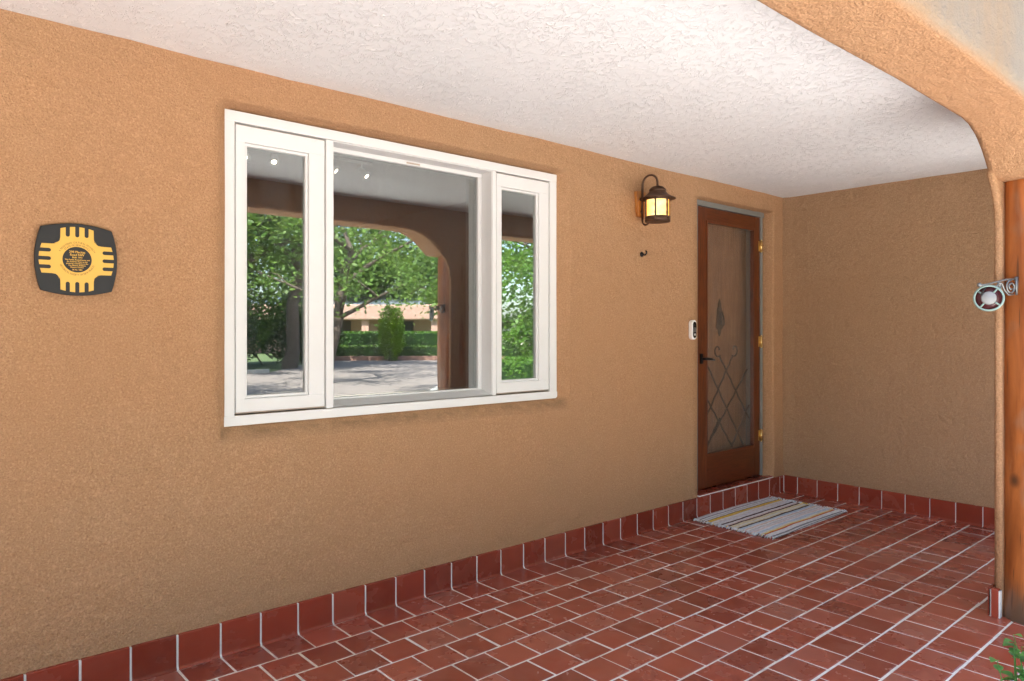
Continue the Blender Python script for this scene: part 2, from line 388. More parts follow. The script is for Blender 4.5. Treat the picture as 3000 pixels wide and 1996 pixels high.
# ------------------------------------------------------------------ porch floor
XE, YA0, YA1, ZC = 5.43, -1.89, -2.17, 2.3435   # end wall, arcade inner and outer face, ceiling
P0, PX, PY = .361, .16087, .1622
TL = .1524
fl = MB().box(-4.0, 5.6, -2.32, .0, -.25, -.0028).build('porch_floor', 'grout')
tag(fl, 'red square quarry tile porch floor with pale grout', 'floor', kind='structure')
def tile_mesh(i):
    r = random.Random(100 + i); h = TL / 2; b = .0035
    def ring(s, z, j): return [((x * s) + r.uniform(-j, j), (y * s) + r.uniform(-j, j), z) for x, y in ((-1, -1), (1, -1), (1, 1), (-1, 1))]
    tz = [r.uniform(-.0007, .0007) for _ in range(4)]
    low = ring(h, -.014, .0012); mid = [(x, y, -.0022) for x, y, z in low]
    top = [(x * (1 - b / h), y * (1 - b / h), tz[k]) for k, (x, y, z) in enumerate(low)]
    v = low + mid + top
    f = [(0, 1, 5, 4), (1, 2, 6, 5), (2, 3, 7, 6), (3, 0, 4, 7), (4, 5, 9, 8), (5, 6, 10, 9), (6, 7, 11, 10), (7, 4, 8, 11), (8, 9, 10), (8, 10, 11)]
    me = bpy.data.meshes.new('floor_tile'); me.from_pydata(v, [], f); me.materials.append(M['tile']); me.update(); return me
TM = [tile_mesh(i) for i in range(9)]
spots = []
ct, st_ = math.cos(R(48.8)), math.sin(R(48.8))
for row in range(14):
    yc = -.0225 - TL / 2 - row * PY + .001
    off = 0 if row % 2 == 0 else PX * .53
    for i in range(-27, 32):
        xc = P0 + PX / 2 + i * PX + off + rng.uniform(-.002, .002)
        x0, x1 = xc - TL / 2, xc + TL / 2
        if x0 > XE - .03: continue
        sx = 1.0
        if x1 > XE - .026: x1 = XE - .026; sx = (x1 - x0) / TL; xc = (x0 + x1) / 2
        if sx < .25: continue
        d = xc * ct + (yc + 2.9) * st_
        vis = -1
        if d > .3:
            u = 1500 + 2108.6 * (xc * st_ - (yc + 2.9) * ct) / d; v = 968.5 + 2108.6 * 1.284 / d
            inside = -60 < u < 3000 and v < 2060
            vis = 1 / (d * d * d) if inside else -1
        spots.append((vis, xc, yc, sx))
spots.sort(key=lambda s: -s[0])
rest = MB()
for k, (vis, xc, yc, sx) in enumerate(spots):
    me = TM[k % 9]; rz = rng.choice((0, 1, 2, 3)) * math.pi / 2 + rng.uniform(-.008, .008)
    if sx < 1: rz = 0
    loc = (xc, yc + rng.uniform(-.0015, .0015), rng.uniform(-.0008, .0008)); rot = (rng.uniform(-.004, .004), rng.uniform(-.004, .004), rz)
    if vis > 0 and k < 300:
        o = bpy.data.objects.new('floor_tile', me); C.objects.link(o); o.location = loc; o.rotation_euler = rot; o.scale.x = sx; o.parent = fl
    else:
        mt = Matrix.LocRotScale(Vector(loc), __import__('mathutils').Euler(rot), Vector((sx, 1, 1)))
        rest.add([mt @ v.co for v in me.vertices], [tuple(p.vertices) for p in me.polygons])
o = rest.build('floor_tiles', 'tile', fl); o['kind'] = 'stuff'

# ------------------------------------------------------------------ house wall with window and door recess
wx = lines(-4, XE + .05, .07, [(1.03, .03, .004), (2.945, .035, .005), (4.262, .025, .004), (5.245, .05, .006)])
wz = lines(-.02, 2.5, .07, [(.88, .045, .005), (2.19, .04, .004), (.14, .02, .006), (2.21, .03, .005)])
def wall_y(x, z):
    e = .004 * nz(x, 0, z, 9) + .003 * nz(x, 5, z, 25)
    y = .006 * nz(x, 1, z, 1.3) + .003 * nz(x, 2, z, 4.5)
    t = min((x - 1.024 + e) / .016, (2.966 - x + e) / .034, (2.208 - z + e) / .028, (z - .846 + e) / .05)
    if t > 0: y += .095 * sstep(t * 1.12)
    t = min((x - 4.25 + e * .6) / .018, (5.280 - x + e) / .068, (2.222 - z + e) / .03, (z - .136) / .006)
    if t > 0: y += .15 * sstep(t)
    return y
vs = [(x, wall_y(x, z), z) for z in wz for x in wx]; nx = len(wx); fs = []
for j in range(len(wz) - 1):
    for i in range(nx - 1):
        xm, zm = (wx[i] + wx[i + 1]) / 2, (wz[j] + wz[j + 1]) / 2
        if 1.068 < xm < 2.90 and .925 < zm < 2.15: continue
        if 4.33 < xm < 5.19 and .15 < zm < 2.17: continue
        fs.append((j * nx + i, j * nx + i + 1, (j + 1) * nx + i + 1, (j + 1) * nx + i))
mb = MB(); mb.add(vs, fs, True)
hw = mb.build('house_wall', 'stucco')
tag(hw, 'tan stucco house wall holding the white window and the front door', 'wall', kind='structure')
# end wall
ys = lines(-2.30, .06, .05, []); zs = lines(-.02, 2.5, .06, [])
vs = [(XE + .006 * nz(3, y, z, 1.6) + .003 * nz(7, y, z, 5) - (.02 * max(0, 1 - abs(y) / .03) ** 2 if z > .16 else 0), y, z) for z in zs for y in ys]; ny = len(ys)
mb = MB(); mb.add(vs, [(j * ny + i, j * ny + i + 1, (j + 1) * ny + i + 1, (j + 1) * ny + i)[::-1] for j in range(len(zs) - 1) for i in range(ny - 1)], True)
mb.box(XE + .03, XE + .25, -2.17, 5.6, -.25, 2.75)
ew = mb.build('end_wall', 'stucco_end')
tag(ew, 'brown stucco end wall closing the porch beside the front door', 'wall', kind='structure')

# arcade (front wall of the porch)
H1 = [(-2.4, -.3), (-2.4, 1.85), (-2.38, 1.95), (-2.28, 2.02), (-2.15, 2.10), (-1.9, 2.145), (3.30, 2.145), (3.40, 2.135), (3.49, 2.105), (3.57, 2.055), (3.625, 2.005), (3.655, 1.975), (3.675, 1.957), (3.71, 1.95), (3.99, 1.95), (3.99, -.3)]
H2 = [(4.14, -.4), (4.14, 2.0), (4.145, 2.06), (4.17, 2.11), (4.22, 2.14), (4.28, 2.145), (4.8, 2.145), (5.0, 2.13), (5.12, 2.06), (5.2, 1.95), (5.22, 1.86), (5.22, -.4)]
outer = [(-4, -.3)] + H1[:1] + H1[1:] + [(4.14, -.3)] + H2[1:-1] + [(5.22, -.3), (XE + .26, -.3), (XE + .26, 2.95), (-4, 2.95)]
me = xz(curve_mesh('arcade_wall', [outer], (YA0 - YA1) / 2 - .035, .035, 3, -.035), (YA0 + YA1) / 2)
bm = bmesh.new(); bm.from_mesh(me); bmesh.ops.triangulate(bm, faces=bm.faces[:])
for _ in range(3):
    bmesh.ops.subdivide_edges(bm, edges=[e for e in bm.edges if e.calc_length() > .16], cuts=1, use_grid_fill=False)
    bmesh.ops.triangulate(bm, faces=bm.faces[:])
for v in bm.verts:
    c = v.co; v.co = c + Vector((.006 * nz(c.x, c.y, c.z, 5) , .007 * nz(c.x, c.y + 4, c.z, 3), .008 * nz(c.x, c.y + 9, c.z, 3.5)))
bmesh.ops.recalc_face_normals(bm, faces=bm.faces[:])
for f in bm.faces: f.smooth = True
bm.to_mesh(me); bm.free()
ar = link('arcade_wall', me, 'stucco')
md = ar.modifiers.new('n', 'WEIGHTED_NORMAL'); 
tag(ar, 'tan stucco porch front with stepped rounded arch above the log post', 'wall', kind='structure')

lip = xz(curve_mesh('jamb', [[(4.02, -.02), (3.768, -.02), (3.768, 1.72), (3.757, 1.82), (3.72, 1.90), (3.65, 1.97), (3.70, 2.03), (4.02, 2.03)]], .003, .013, 3, -.013), YA0 - .016)
for p in lip.polygons: p.use_smooth = True
link('jamb', lip, 'stucco', ar)
# ceiling and roof
cx = lines(-4, XE + .1, .12, []); cyy = lines(YA0 - .12, .1, .1, [])
vs = [(x, y, ZC + .006 * nz(x, y, 0, 1.2) + .003 * nz(x, y, 3, 5)) for y in cyy for x in cx]; nx = len(cx)
mb = MB(); mb.add(vs, [(j * nx + i, (j + 1) * nx + i, (j + 1) * nx + i + 1, j * nx + i + 1) for j in range(len(cyy) - 1) for i in range(nx - 1)], True)
ce = mb.build('ceiling', 'ceiling'); tag(ce, 'white trowel textured plaster porch ceiling', 'ceiling', kind='structure')
rf = MB().box(-4, XE + .2, YA1 + .06, 5.6, 2.62, 2.8).build('roof', 'concrete'); tag(rf, 'flat house roof above the porch', 'roof', kind='structure')

# room behind the window
rm = MB()
rm.box(-3.9, XE + .02, 5.2, 5.4, -.2, 2.6); rm.box(-4.1, -3.9, .25, 5.4, -.2, 2.6); rm.box(4.05, 4.15, .3, 5.2, -.2, 2.6)
rm.box(-3.9, 5.2, .28, 5.2, 2.47, 2.6)
room = rm.build('room_shell', 'room_paint'); tag(room, 'dim beige room seen faintly through the window panes', 'room', kind='structure')
o = MB().box(-3.9, 5.3, .3, 5.2, -.2, -.02).build('room_floor', 'room_floor'); tag(o, 'dark wood floor of the room behind the window', 'floor', kind='structure')
# back side of the wall so no daylight leaks in
bk = MB(); bk.box(-4, .98, .2, .28, -.2, 2.6); bk.box(3.0, 4.26, .2, .28, -.2, 2.6); bk.box(.98, 3.0, .2, .28, 2.22, 2.6); bk.box(.98, 3.0, .2, .28, -.2, .85); bk.box(4.26, 5.3, .24, .28, -.2, 2.6)
o = bk.build('wall_lining', 'room_paint', hw)

# ------------------------------------------------------------------ base tiles
def base_profile(g=0, top=.1305):
    return [(.03, 0 + g), (.03, top - g), (-.0105 + g, top - g), (-.0125 + g, top - .002 - g), (-.0125 + g, .016), (-.0132 + g, .009), (-.0152 + g, .004), (-.0190 + g, .0005), (-.0190 + g, -.01)]
def base_mesh(wd, name='base_tile'):
    me = bpy.data.meshes.new(name); prof = base_profile(); n = len(prof); mb = MB(); c = .0025
    xs = [(-wd / 2, .002), (-wd / 2 + c, 0), (wd / 2 - c, 0), (wd / 2, .002)]
    vs = [(x, y + dy if y < 0 else y, z - (dy * .7 if z > .1 else 0)) for x, dy in xs for y, z in prof]
    fs = [(a * n + i, a * n + (i + 1) % n, (a + 1) * n + (i + 1) % n, (a + 1) * n + i)[::-1] for a in range(3) for i in range(n)] + [tuple(range(n)), tuple(range(3 * n, 4 * n))[::-1]]
    me.from_pydata(vs, [], fs); me.materials.append(M['base_tile']); me.update(); return me
BM = base_mesh(.1530)
def base_run(wall, org, dirx, n, start, pitch, first=None, last=None, name='base_tile'):
    """tiles along a wall: local x runs along dirx; local -y points out of the wall"""
    a = math.atan2(dirx[1], dirx[0])
    for i in range(n):
        s = start + pitch * (i + .5)
        o = bpy.data.objects.new(name, BM); C.objects.link(o); o.parent = wall
        o.location = (org[0] + dirx[0] * s, org[1] + dirx[1] * s, rng.uniform(-.001, .001))
        o.rotation_euler = (rng.uniform(-.006, .006), rng.uniform(-.004, .004), a + rng.uniform(-.004, .004))
    return
i0 = -27
n_all = int((XE - .02 - P0 - i0 * PX) / PX)
base_run(hw, (P0 + i0 * PX, 0), (1, 0), n_all, 0, PX)
lastx = P0 + (i0 + n_all) * PX
if XE - .03 - lastx > .03:
    wd = XE - .028 - lastx - .006
    o = bpy.data.objects.new('base_tile', base_mesh(wd)); C.objects.link(o); o.parent = hw; o.location = (lastx + .004 + wd / 2, 0, 0)
MB().prism_x(base_profile(.0035), -4, XE).build('base_grout', 'base_grout', hw)
ne = 13; E0 = -.1344 + .016 + PX * .0
base_run(ew, (XE, E0 + PX * .985 * 1), (0, -1), ne, 0, PX * .985)
mb = MB().prism_x(base_profile(.0035), 0, 2.0); mb.v = [(XE + y, -x, z) for x, y, z in mb.v]; mb.build('base_grout', 'base_grout', ew)
# pier of the arcade: base tiles on its jamb and inner face
mb = MB().box(3.745, 3.78, -1.9195, YA0 + .012, -.01, .122); mb.box(3.75, 4.14, YA0 - .03, YA0 + .012, -.01, .122); mb.build('base_grout', 'base_grout', ar)
MB().box(3.739, 3.77, -1.915, YA0 + .003, 0, .128, .003).build('base_tile', 'base_tile', ar)
for k in range(2): MB().box(3.745 + k * .165, 3.90 + k * .165, YA0 + .004, YA0 + .018, 0, .128, .003).build('base_tile', 'base_tile', ar)
# tiled threshold under the door
TH = (4.75, 0, 0)
th = empty('door_threshold', TH, 'red tiled threshold step under the front door', 'threshold')
part(MB().box(4.262, 5.262, -.004, .235, .02, .1365), 'grout_bed', 'base_grout', th, TH)
k0 = math.ceil((4.27 - P0) / PX)
edges = [4.268] + [P0 + PX * k for k in range(k0, k0 + 7) if P0 + PX * k < 5.255] + [5.258]
for a, b in zip(edges, edges[1:]):
    if b - a < .03: continue
    part(MB().box(a + .0035, b - .0035, -.001, .18, .12, .143 + rng.uniform(-.001, .001), .003), 'threshold_tile', 'base_tile', th, TH)

# ------------------------------------------------------------------ window
WO = (1.987, .06, .90)
win = empty('window', WO, 'white three part window with a wide fixed pane between two casements', 'window')
def frame_ring(x0, x1, z0, z1, w, y0, y1, b=.004, wb=None, wt=None):
    """four butted members; returns list of MBs"""
    wl, wr = w if isinstance(w, tuple) else (w, w); wb = wb or wl; wt = wt or wl
    return [MB().box(x0, x1, y0, y1, z0, z0 + wb, b), MB().box(x0, x1, y0, y1, z1 - wt, z1, b),
            MB().box(x0, x0 + wl, y0 + .0008, y1, z0 + wb - .002, z1 - wt + .002, b), MB().box(x1 - wr, x1, y0 + .0008, y1, z0 + wb - .002, z1 - wt + .002, b)]
def merge(mbs):
    m = MB()
    for q in mbs: m.add(q.v, q.f)
    return m
# outer frame, sill, mullions
part(merge(frame_ring(1.040, 2.937, .93, 2.184, (.046, .055), .060, .115, .004, .004, .045)), 'frame', 'white_paint', win, WO)
part(MB().box(1.0385, 2.9385, .0585, .12, .893, .9315, .003), 'sill', 'white_paint', win, WO)
part(MB().box(1.0385, 2.9385, .064, .12, .9315, .935), 'sill_seam', 'seam', win, WO)
part(MB().box(1.4915, 1.5255, .062, .30, .936, 2.138, .003), 'mullion', 'white_paint', win, WO)
part(MB().box(2.457, 2.4805, .062, .30, .936, 2.138, .003), 'mullion', 'white_paint', win, WO)
def casement(x0, x1, gx0, gx1):
    z0, z1, gz0, gz1 = .946, 2.131, 1.013, 2.05
    o = part(merge(frame_ring(x0, x1, z0, z1, (gx0 - x0 - .012, x1 - gx1 - .012), .066, .110, .004, gz0 - z0 - .012, z1 - gz1 - .012)), 'casement_sash', 'white_paint', win, WO)
    sub(merge(frame_ring(gx0 - .012, gx1 + .012, gz0 - .012, gz1 + .012, .0125, .076, .110, .004)), 'glazing_bead', 'white_paint', o, (0, 0, 0))
    o2 = sub(merge(frame_ring(gx0 - .002, gx1 + .002, gz0 - .002, gz1 + .002, .008, .094, .106, .001)), 'spacer', 'spacer', o, (0, 0, 0))
    gl = sub(MB().box(gx0 - .004, gx1 + .004, .0905, .0935, gz0 - .004, gz1 + .004), 'pane', 'pane_glass', o, (0, 0, 0))
    for q in o.children: q.location = Vector((0, 0, 0)) - Vector(WO)
    # dark seam round the sash
    part(merge(frame_ring(x0 - .005, x1 + .005, z0 - .006, z1 + .005, .006, .078, .104, .0005)), 'sash_seam', 'seam', win, WO)
    return o
casement(1.0915, 1.4865, 1.142, 1.400)
casement(2.4865, 2.8770, 2.532, 2.790)
# centre: deep reveal and fixed pane
rv = frame_ring(1.5255, 2.457, .936, 2.138, .004, .066, .185, .0005, .004, .004)
part(merge(rv), 'reveal', 'white_paint', win, WO)
part(MB().add([(1.527, .066, .940), (2.456, .066, .940), (2.456, .17, .972), (1.527, .17, .972), (1.527, .066, .936), (2.456, .066, .936), (2.456, .17, .936), (1.527, .17, .936)],
              [(0, 1, 2, 3), (0, 4, 5, 1), (1, 5, 6, 2), (2, 6, 7, 3), (3, 7, 4, 0)]), 'inner_sill', 'white_paint', win, WO)
o = part(merge(frame_ring(1.5300, 2.4525, .941, 2.134, .024, .150, .195, .004, .032, .022)), 'fixed_sash', 'white_paint', win, WO)
a = sub(merge(frame_ring(1.552, 2.430, .972, 2.113, .010, .172, .190, .001)), 'spacer', 'spacer', o, WO)
b = sub(MB().box(1.550, 2.432, .1665, .1695, .970, 2.115), 'pane', 'pane_glass', o, WO)
c = part(MB().box(1.97, 2.05, .148, .1515, 2.1175, 2.1255), 'vent_slot', 'seam', win, WO)

# ------------------------------------------------------------------ track light inside
TLo = (2.1, 1.36, 2.47)
tr = empty('track_light', TLo, 'chrome track spotlight hanging inside behind the window', 'spotlight')
part(MB().box(1.45, 2.48, 1.352, 1.368, 2.392, 2.408), 'track', 'chrome', tr, TLo)
part(MB().box(1.95, 2.05, 1.33, 1.39, 2.405, 2.468, .004), 'canopy', 'chrome', tr, TLo)
for (x, tilt) in ((1.62, -.2), (1.80, -.25), (2.17, .9), (2.40, .5)):
    part(MB().tube([(x, 1.36, 2.40), (x, 1.36, 2.345)], .006, 8), 'stem', 'chrome', tr, TLo)
    d = Vector((math.sin(tilt), -.62, -.75)).normalized(); p = Vector((x, 1.36, 2.342))
    part(MB().tube([p - d * .03, p - d * .015, p + d * .02, p + d * .045, p + d * .05], [.012, .02, .022, .034, .034], 14), 'head', 'chrome', tr, TLo)
    part(MB().tube([p + d * .0505, p + d * .054], [.015, .012], 14), 'bulb', 'bulb', tr, TLo)

# ------------------------------------------------------------------ door frame, screen door, entry door
FO = (4.76, .1, .14)
fr = empty('door_frame', FO, 'grey painted frame around the front door', 'door frame')
part(MB().box(4.285, 4.338, .062, .20, .1465, 2.172, .003), 'jamb', 'grey_paint', fr, FO)
part(MB().box(5.186, 5.216, .062, .20, .1465, 2.172, .003), 'jamb', 'grey_paint', fr, FO)
part(MB().box(4.285, 5.236, .061, .20, 2.172, 2.214, .003), 'head', 'grey_paint', fr, FO)
DO = (4.76, .07, .152)
sdoor = empty('storm_door', DO, 'varnished reddish wood storm door with a tall hazy glass', 'door')
X0, X1, Z0, Z1 = 4.343, 5.181, .153, 2.167
part(MB().box(X0, X0 + .112, .068, .102, Z0, Z1, .003), 'stile', 'door_wood', sdoor, DO)
part(MB().box(X1 - .078, X1, .068, .102, Z0, Z1, .003), 'stile', 'door_wood', sdoor, DO)
part(MB().box(X0 + .112, X1 - .078, .0688, .1015, Z1 - .094, Z1, .003), 'top_rail', 'rail_wood', sdoor, DO)
part(MB().box(X0 + .112, X1 - .078, .0688, .1015, Z0, Z0 + .228, .003), 'bottom_rail', 'rail_wood', sdoor, DO)
part(merge(frame_ring(X0 + .108, X1 - .074, Z0 + .224, Z1 - .090, .018, .0645, .098, .004)), 'glass_moulding', 'door_wood', sdoor, DO)
part(MB().box(X0 + .11, X1 - .076, .083, .086, Z0 + .226, Z1 - .092), 'glass', 'storm_glass', sdoor, DO)
# handle
hx, hz = 4.385, 1.082
o = part(MB().box(hx - .014, hx + .014, .055, .068, hz - .036, hz + .036, .004), 'handle', 'black_metal', sdoor, DO)
sub(MB().tube([(hx, .066, hz), (hx, .03, hz), (hx + .008, .022, hz + .001), (hx + .06, .020, hz - .003), (hx + .105, .024, hz - .010)], [.009, .009, .0105, .009, .006], 10), 'lever', 'black_metal', o, DO)
for q in o.children: q.location = (0, 0, 0)
for z in (1.944, 1.197, .462):
    h = part(MB().tube([(5.186, .058, z - .042), (5.186, .058, z + .042)], .0085, 10), 'hinge', 'brass', sdoor, DO)
    m = MB().box(5.160, 5.184, .0648, .0668, z - .040, z + .040); m.box(5.188, 5.210, .0575, .0612, z - .040, z + .040)
    sub(m, 'hinge_leaf', 'brass', h, DO)
    sub(MB().tube([(5.186, .058, z - .05), (5.186, .058, z - .0425)], [.004, .009], 8).tube([(5.186, .058, z + .0425), (5.186, .058, z + .05)], [.009, .004], 8), 'hinge_tip', 'brass', h, DO)
# wrought scrolls behind the glass
GY = .118
def scroll(cx, cz, r, a0, turns, n=18, sgn=1):
    return [(cx + (r * (1 - .62 * k / n)) * math.cos(a0 + sgn * turns * 2 * math.pi * k / n), GY, cz + (r * (1 - .62 * k / n)) * math.sin(a0 + sgn * turns * 2 * math.pi * k / n)) for k in range(n + 1)]
def bar(p, q, n=14): return [(p[0] + (q[0] - p[0]) * k / n, GY + .003 * math.sin(k * 2.2), p[1] + (q[1] - p[1]) * k / n) for k in range(n + 1)]
gr = part(MB().tube(bar((4.70, 1.09), (5.10, .60)), .0065, 6), 'scroll_grille', 'iron', sdoor, DO)
pieces = [bar((4.875, 1.09), (4.50, .62)), bar((4.50, 1.08), (5.02, .40)), bar((4.50, .82), (4.87, .40)), bar((5.08, .98), (4.52, .42)), bar((4.50, .40), (4.70, .63)), bar((4.86, .40), (5.10, .70)),
          scroll(4.675, 1.135, .05, -.9, .85, sgn=-1), scroll(4.90, 1.135, .05, math.pi + .9, .85, sgn=1), scroll(4.50, 1.14, .045, -.6, .7), scroll(4.50, .85, .04, .4, .7), scroll(4.50, .62, .04, .3, .7, sgn=-1)]
for pc in pieces: sub(MB().tube([(x, y + .006 * (i % 2), z) for i, (x, y, z) in enumerate(pc)] if False else pc, .0065, 6), 'grille_bar', 'iron', gr, DO)
# inner wooden door with iron knocker
EO = (4.76, .2, .15)
ed = empty('entry_door', EO, 'oak entry door with black iron knocker behind the storm door glass', 'door')
part(MB().box(4.30, 5.23, .190, .232, .148, 2.20, .003), 'leaf', 'oak', ed, EO)
kn = xz(curve_mesh('knocker', [[(0, .128), (.012, .10), (.016, .085), (.012, .075), (.024, .06), (.034, -.045), (.044, -.075), (.03, -.095), (.016, -.098), (.012, -.125), (0, -.145), (-.012, -.125), (-.016, -.098), (-.03, -.095), (-.044, -.075), (-.034, -.045), (-.024, .06), (-.012, .075), (-.016, .085), (-.012, .10)]], .004, .002, 1), .184)
for v in kn.vertices: v.co += Vector((4.80, 0, 1.39)) - Vector(EO)
k_ = link('knocker', kn, 'iron', ed)
sub(MB().tube([(4.78, .176, 1.43), (4.772, .165, 1.38), (4.775, .16, 1.33), (4.80, .158, 1.318), (4.825, .16, 1.33), (4.828, .165, 1.38), (4.82, .176, 1.43)], .007, 8), 'knocker_ring', 'iron', k_, EO)

# ------------------------------------------------------------------ doorbell
BO = (4.155, -.004, 1.288)
db = empty('doorbell', BO, 'white oval video doorbell beside the door', 'doorbell')
def capsule(hw_, hh, n=10): return [(hw_ * math.cos(a), (hh - hw_) + hw_ * math.sin(a)) for a in [math.pi * k / n for k in range(n + 1)]] + [(hw_ * math.cos(a), -(hh - hw_) + hw_ * math.sin(a)) for a in [math.pi + math.pi * k / n for k in range(n + 1)]]
me = xz(curve_mesh('body', [capsule(.021, .062)], .011, .005, 3), -.018); link('body', me, 'white_plastic', db)
me = xz(curve_mesh('face', [capsule(.0185, .055)], .001, .0005, 1), -.0345); fc = link('face', me, 'black_gloss', db)
m = MB().lathe([(0, .004), (.009, .004), (.0115, .002), (.012, 0)], seg=20, mat=Matrix.Rotation(R(90), 3, 'X'), c=(0, -.036, .034)); m.build('lens', 'black_gloss', db)
m = MB().lathe([(.0, .003), (.008, .003), (.0085, 0)], seg=20, mat=Matrix.Rotation(R(90), 3, 'X'), c=(0, -.0355, -.032)); m.build('button', 'chrome', db)
m = MB().box(-.016, .016, -.0372, -.0355, -.016, .016, .0005); m.build('sensor_window', 'pewter', db)

# ------------------------------------------------------------------ wall lamp
LO = (3.605, 0, 2.08)
lm = empty('wall_lantern', LO, 'bronze lantern lit amber on a curved wall bracket beside the door', 'lantern')
me = xz(curve_mesh('backboard', [[(-.042, .075), (-.036, .04), (-.03, .0), (-.032, -.03), (-.022, -.075), (.03, -.078), (.036, -.03), (.032, 0), (.04, .04), (.045, .078), (.0, .082)]], .009, .003, 2), -.009); link('backboard', me, 'lamp_board', lm)
ly = -.147
pp = [(0, -.03, -.105), (0, -.03, .08)] + [(0, -.03 - .0585 * (1 - math.cos(a)), .115 + .058 * math.sin(a)) for a in [math.pi * k / 12 for k in range(13)]] + [(0, ly, .095)]
pp = pp[:2] + pp[2:]
MB().tube(pp, .0068, 10).build('bracket', 'bronze', lm)
cu = [(0, -.03, -.105)] + [(0, -.03 - .026 * (1 - math.cos(a)), -.108 - .026 * math.sin(a)) for a in [math.pi * k / 8 for k in range(1, 9)]] + [(0, -.08, -.095)]
MB().tube(cu, .006, 8).build('lower_curl', 'bronze', lm)
for z in (.03, -.05): MB().tube([(0, -.012, z), (0, -.03, z)], .011, 10).build('wall_stud', 'bronze', lm)
cl = (0, ly, 0)
hd = MB().lathe([(.0, .098), (.012, .097), (.035, .090), (.050, .076), (.053, .070), (.0535, .0665), (.048, .066), (.052, .060), (.066, .042), (.085, .030), (.108, .020), (.112, .0165), (.106, .0145), (.085, .022), (.076, .024)], cl, 32); hd.build('hood', 'bronze', lm)
MB().lathe([(.0755, .030), (.0775, .030), (.0775, .006), (.0755, .006), (.0735, .018)], cl, 32).build('upper_band', 'bronze', lm)
bnd = MB().lathe([(.0735, -.094), (.0775, -.094), (.0775, -.126), (.0735, -.126)], cl, 32); bnd.f.extend([]); bnd.build('lower_band', 'bronze', lm)
gl = MB()
seg = 48; zz = [.02, -.01, -.05, -.08, -.112]
vs = [((.070 + .0008 * math.sin(5 * k + 9 * z)) * math.cos(2 * math.pi * k / seg), ly + (.070 + .0008 * math.sin(5 * k + 9 * z)) * math.sin(2 * math.pi * k / seg), z) for z in zz for k in range(seg)]
gl.add(vs, [(j * seg + k, j * seg + (k + 1) % seg, (j + 1) * seg + (k + 1) % seg, (j + 1) * seg + k)[::-1] for j in range(4) for k in range(seg)], True)
gl.build('amber_shade', 'amber_glass', lm)
for k in range(6):
    a = R(28 + 60 * k); p = []
    mb = MB(); pts = [(.0745 * math.cos(a), ly + .0745 * math.sin(a), .02 - .128 * i / 8) for i in range(9)]
    mb.tube(pts, [.0085 + .0015 * math.sin(i * 2.4) for i in range(9)], 6, flat=.35); mb.build('upright', 'bronze', lm)
MB().tube([(0, ly, .0), (0, ly, -.03), (0, ly, -.06), (0, ly, -.075)], [.014, .028, .026, .008], 12).build('lamp_bulb', 'bulb', lm)
pl = bpy.data.lights.new('lamp_light', 'POINT'); pl.energy = .35; pl.color = (1, .62, .25); pl.shadow_soft_size = .03
plo = bpy.data.objects.new('lamp_light', pl); C.objects.link(plo); plo.parent = lm; plo.location = (0, ly, -.095)

# hook under the lamp
HO = (3.632, 0, 1.767)
hk = empty('wall_hook', HO, 'small black iron hook on the wall under the lantern', 'hook')
MB().lathe([(.0, 0.0), (.015, .0), (.017, .005), (.011, .012), (.0, .014)], seg=14, mat=Matrix.Rotation(R(90), 3, 'X')).build('rose', 'black_metal', hk)
MB().tube([(0, -.008, 0), (0, -.018, -.004), (0, -.03, -.006), (0, -.04, .004), (0, -.040, .016), (0, -.034, .020)], .005, 8).build('hook_arm', 'black_metal', hk)

# ------------------------------------------------------------------ plaque with sun emblem
PO = (.511, -.004, 1.530)
plq = empty('plaque', PO, 'black plaque with yellow sun emblem and lettering on the wall', 'plaque')
def bowed(h, bulge, n=14):
    pts = []
    cs = [(-h, -h), (h, -h), (h, h), (-h, h)]
    for i in range(4):
        a, b = cs[i], cs[(i + 1) % 4]; nx_, ny_ = ((b[1] - a[1]), -(b[0] - a[0])); L = math.hypot(nx_, ny_)
        for k in range(n):
            t = k / n; w_ = bulge * 4 * t * (1 - t)
            pts.append((a[0] + (b[0] - a[0]) * t + nx_ / L * w_, a[1] + (b[1] - a[1]) * t + ny_ / L * w_))
    return pts
link('plate', xz(curve_mesh('plate', [bowed(.106, .017)], .0065, .002, 2), -.0085), 'plaque_black', plq)
arm = []
W_, S_, T_ = .0505, .0064, .016     # half width, slot half width
cxs = [-.0285, 0, .0285]
def tip(x): return .1135 - .0085 * (x / W_) ** 2
arm += [(-W_ - .018, W_ + .003), (-W_ - .008, W_ + .0065), (-W_ - .002, W_ + .013), (-W_, W_ + .024)]
arm += [(-W_ + .0005, tip(W_))]
for cx_ in cxs:
    arm += [(cx_ - S_, tip(cx_ - S_))]
    arm += [(cx_ + S_ * -math.cos(a), .084 - S_ * math.sin(a)) for a in [math.pi * k / 8 for k in range(9)]]
    arm += [(cx_ + S_, tip(cx_ + S_))]
arm += [(W_ - .0005, tip(W_)), (W_, W_ + .024), (W_ + .002, W_ + .013), (W_ + .008, W_ + .0065)]
zia = []
for q in range(4):
    a = -q * math.pi / 2
    zia += [(x * math.cos(a) - y * math.sin(a), x * math.sin(a) + y * math.cos(a)) for x, y in arm]
disc = [(.0445 * math.cos(2 * math.pi * k / 48), .0445 * math.sin(2 * math.pi * k / 48)) for k in range(48)]
me = xz(curve_mesh('sun_emblem', [zia, disc], .0008), -.0176); link('sun_emblem', me, 'plaque_yellow', plq)
def glyphs(txt, size):
    cu = bpy.data.curves.new('t', 'FONT'); cu.body = txt; cu.size = size; cu.resolution_u = 2
    ob = bpy.data.objects.new('t', cu); me = bpy.data.meshes.new_from_object(ob)
    bpy.data.objects.remove(ob); bpy.data.curves.remove(cu); return me
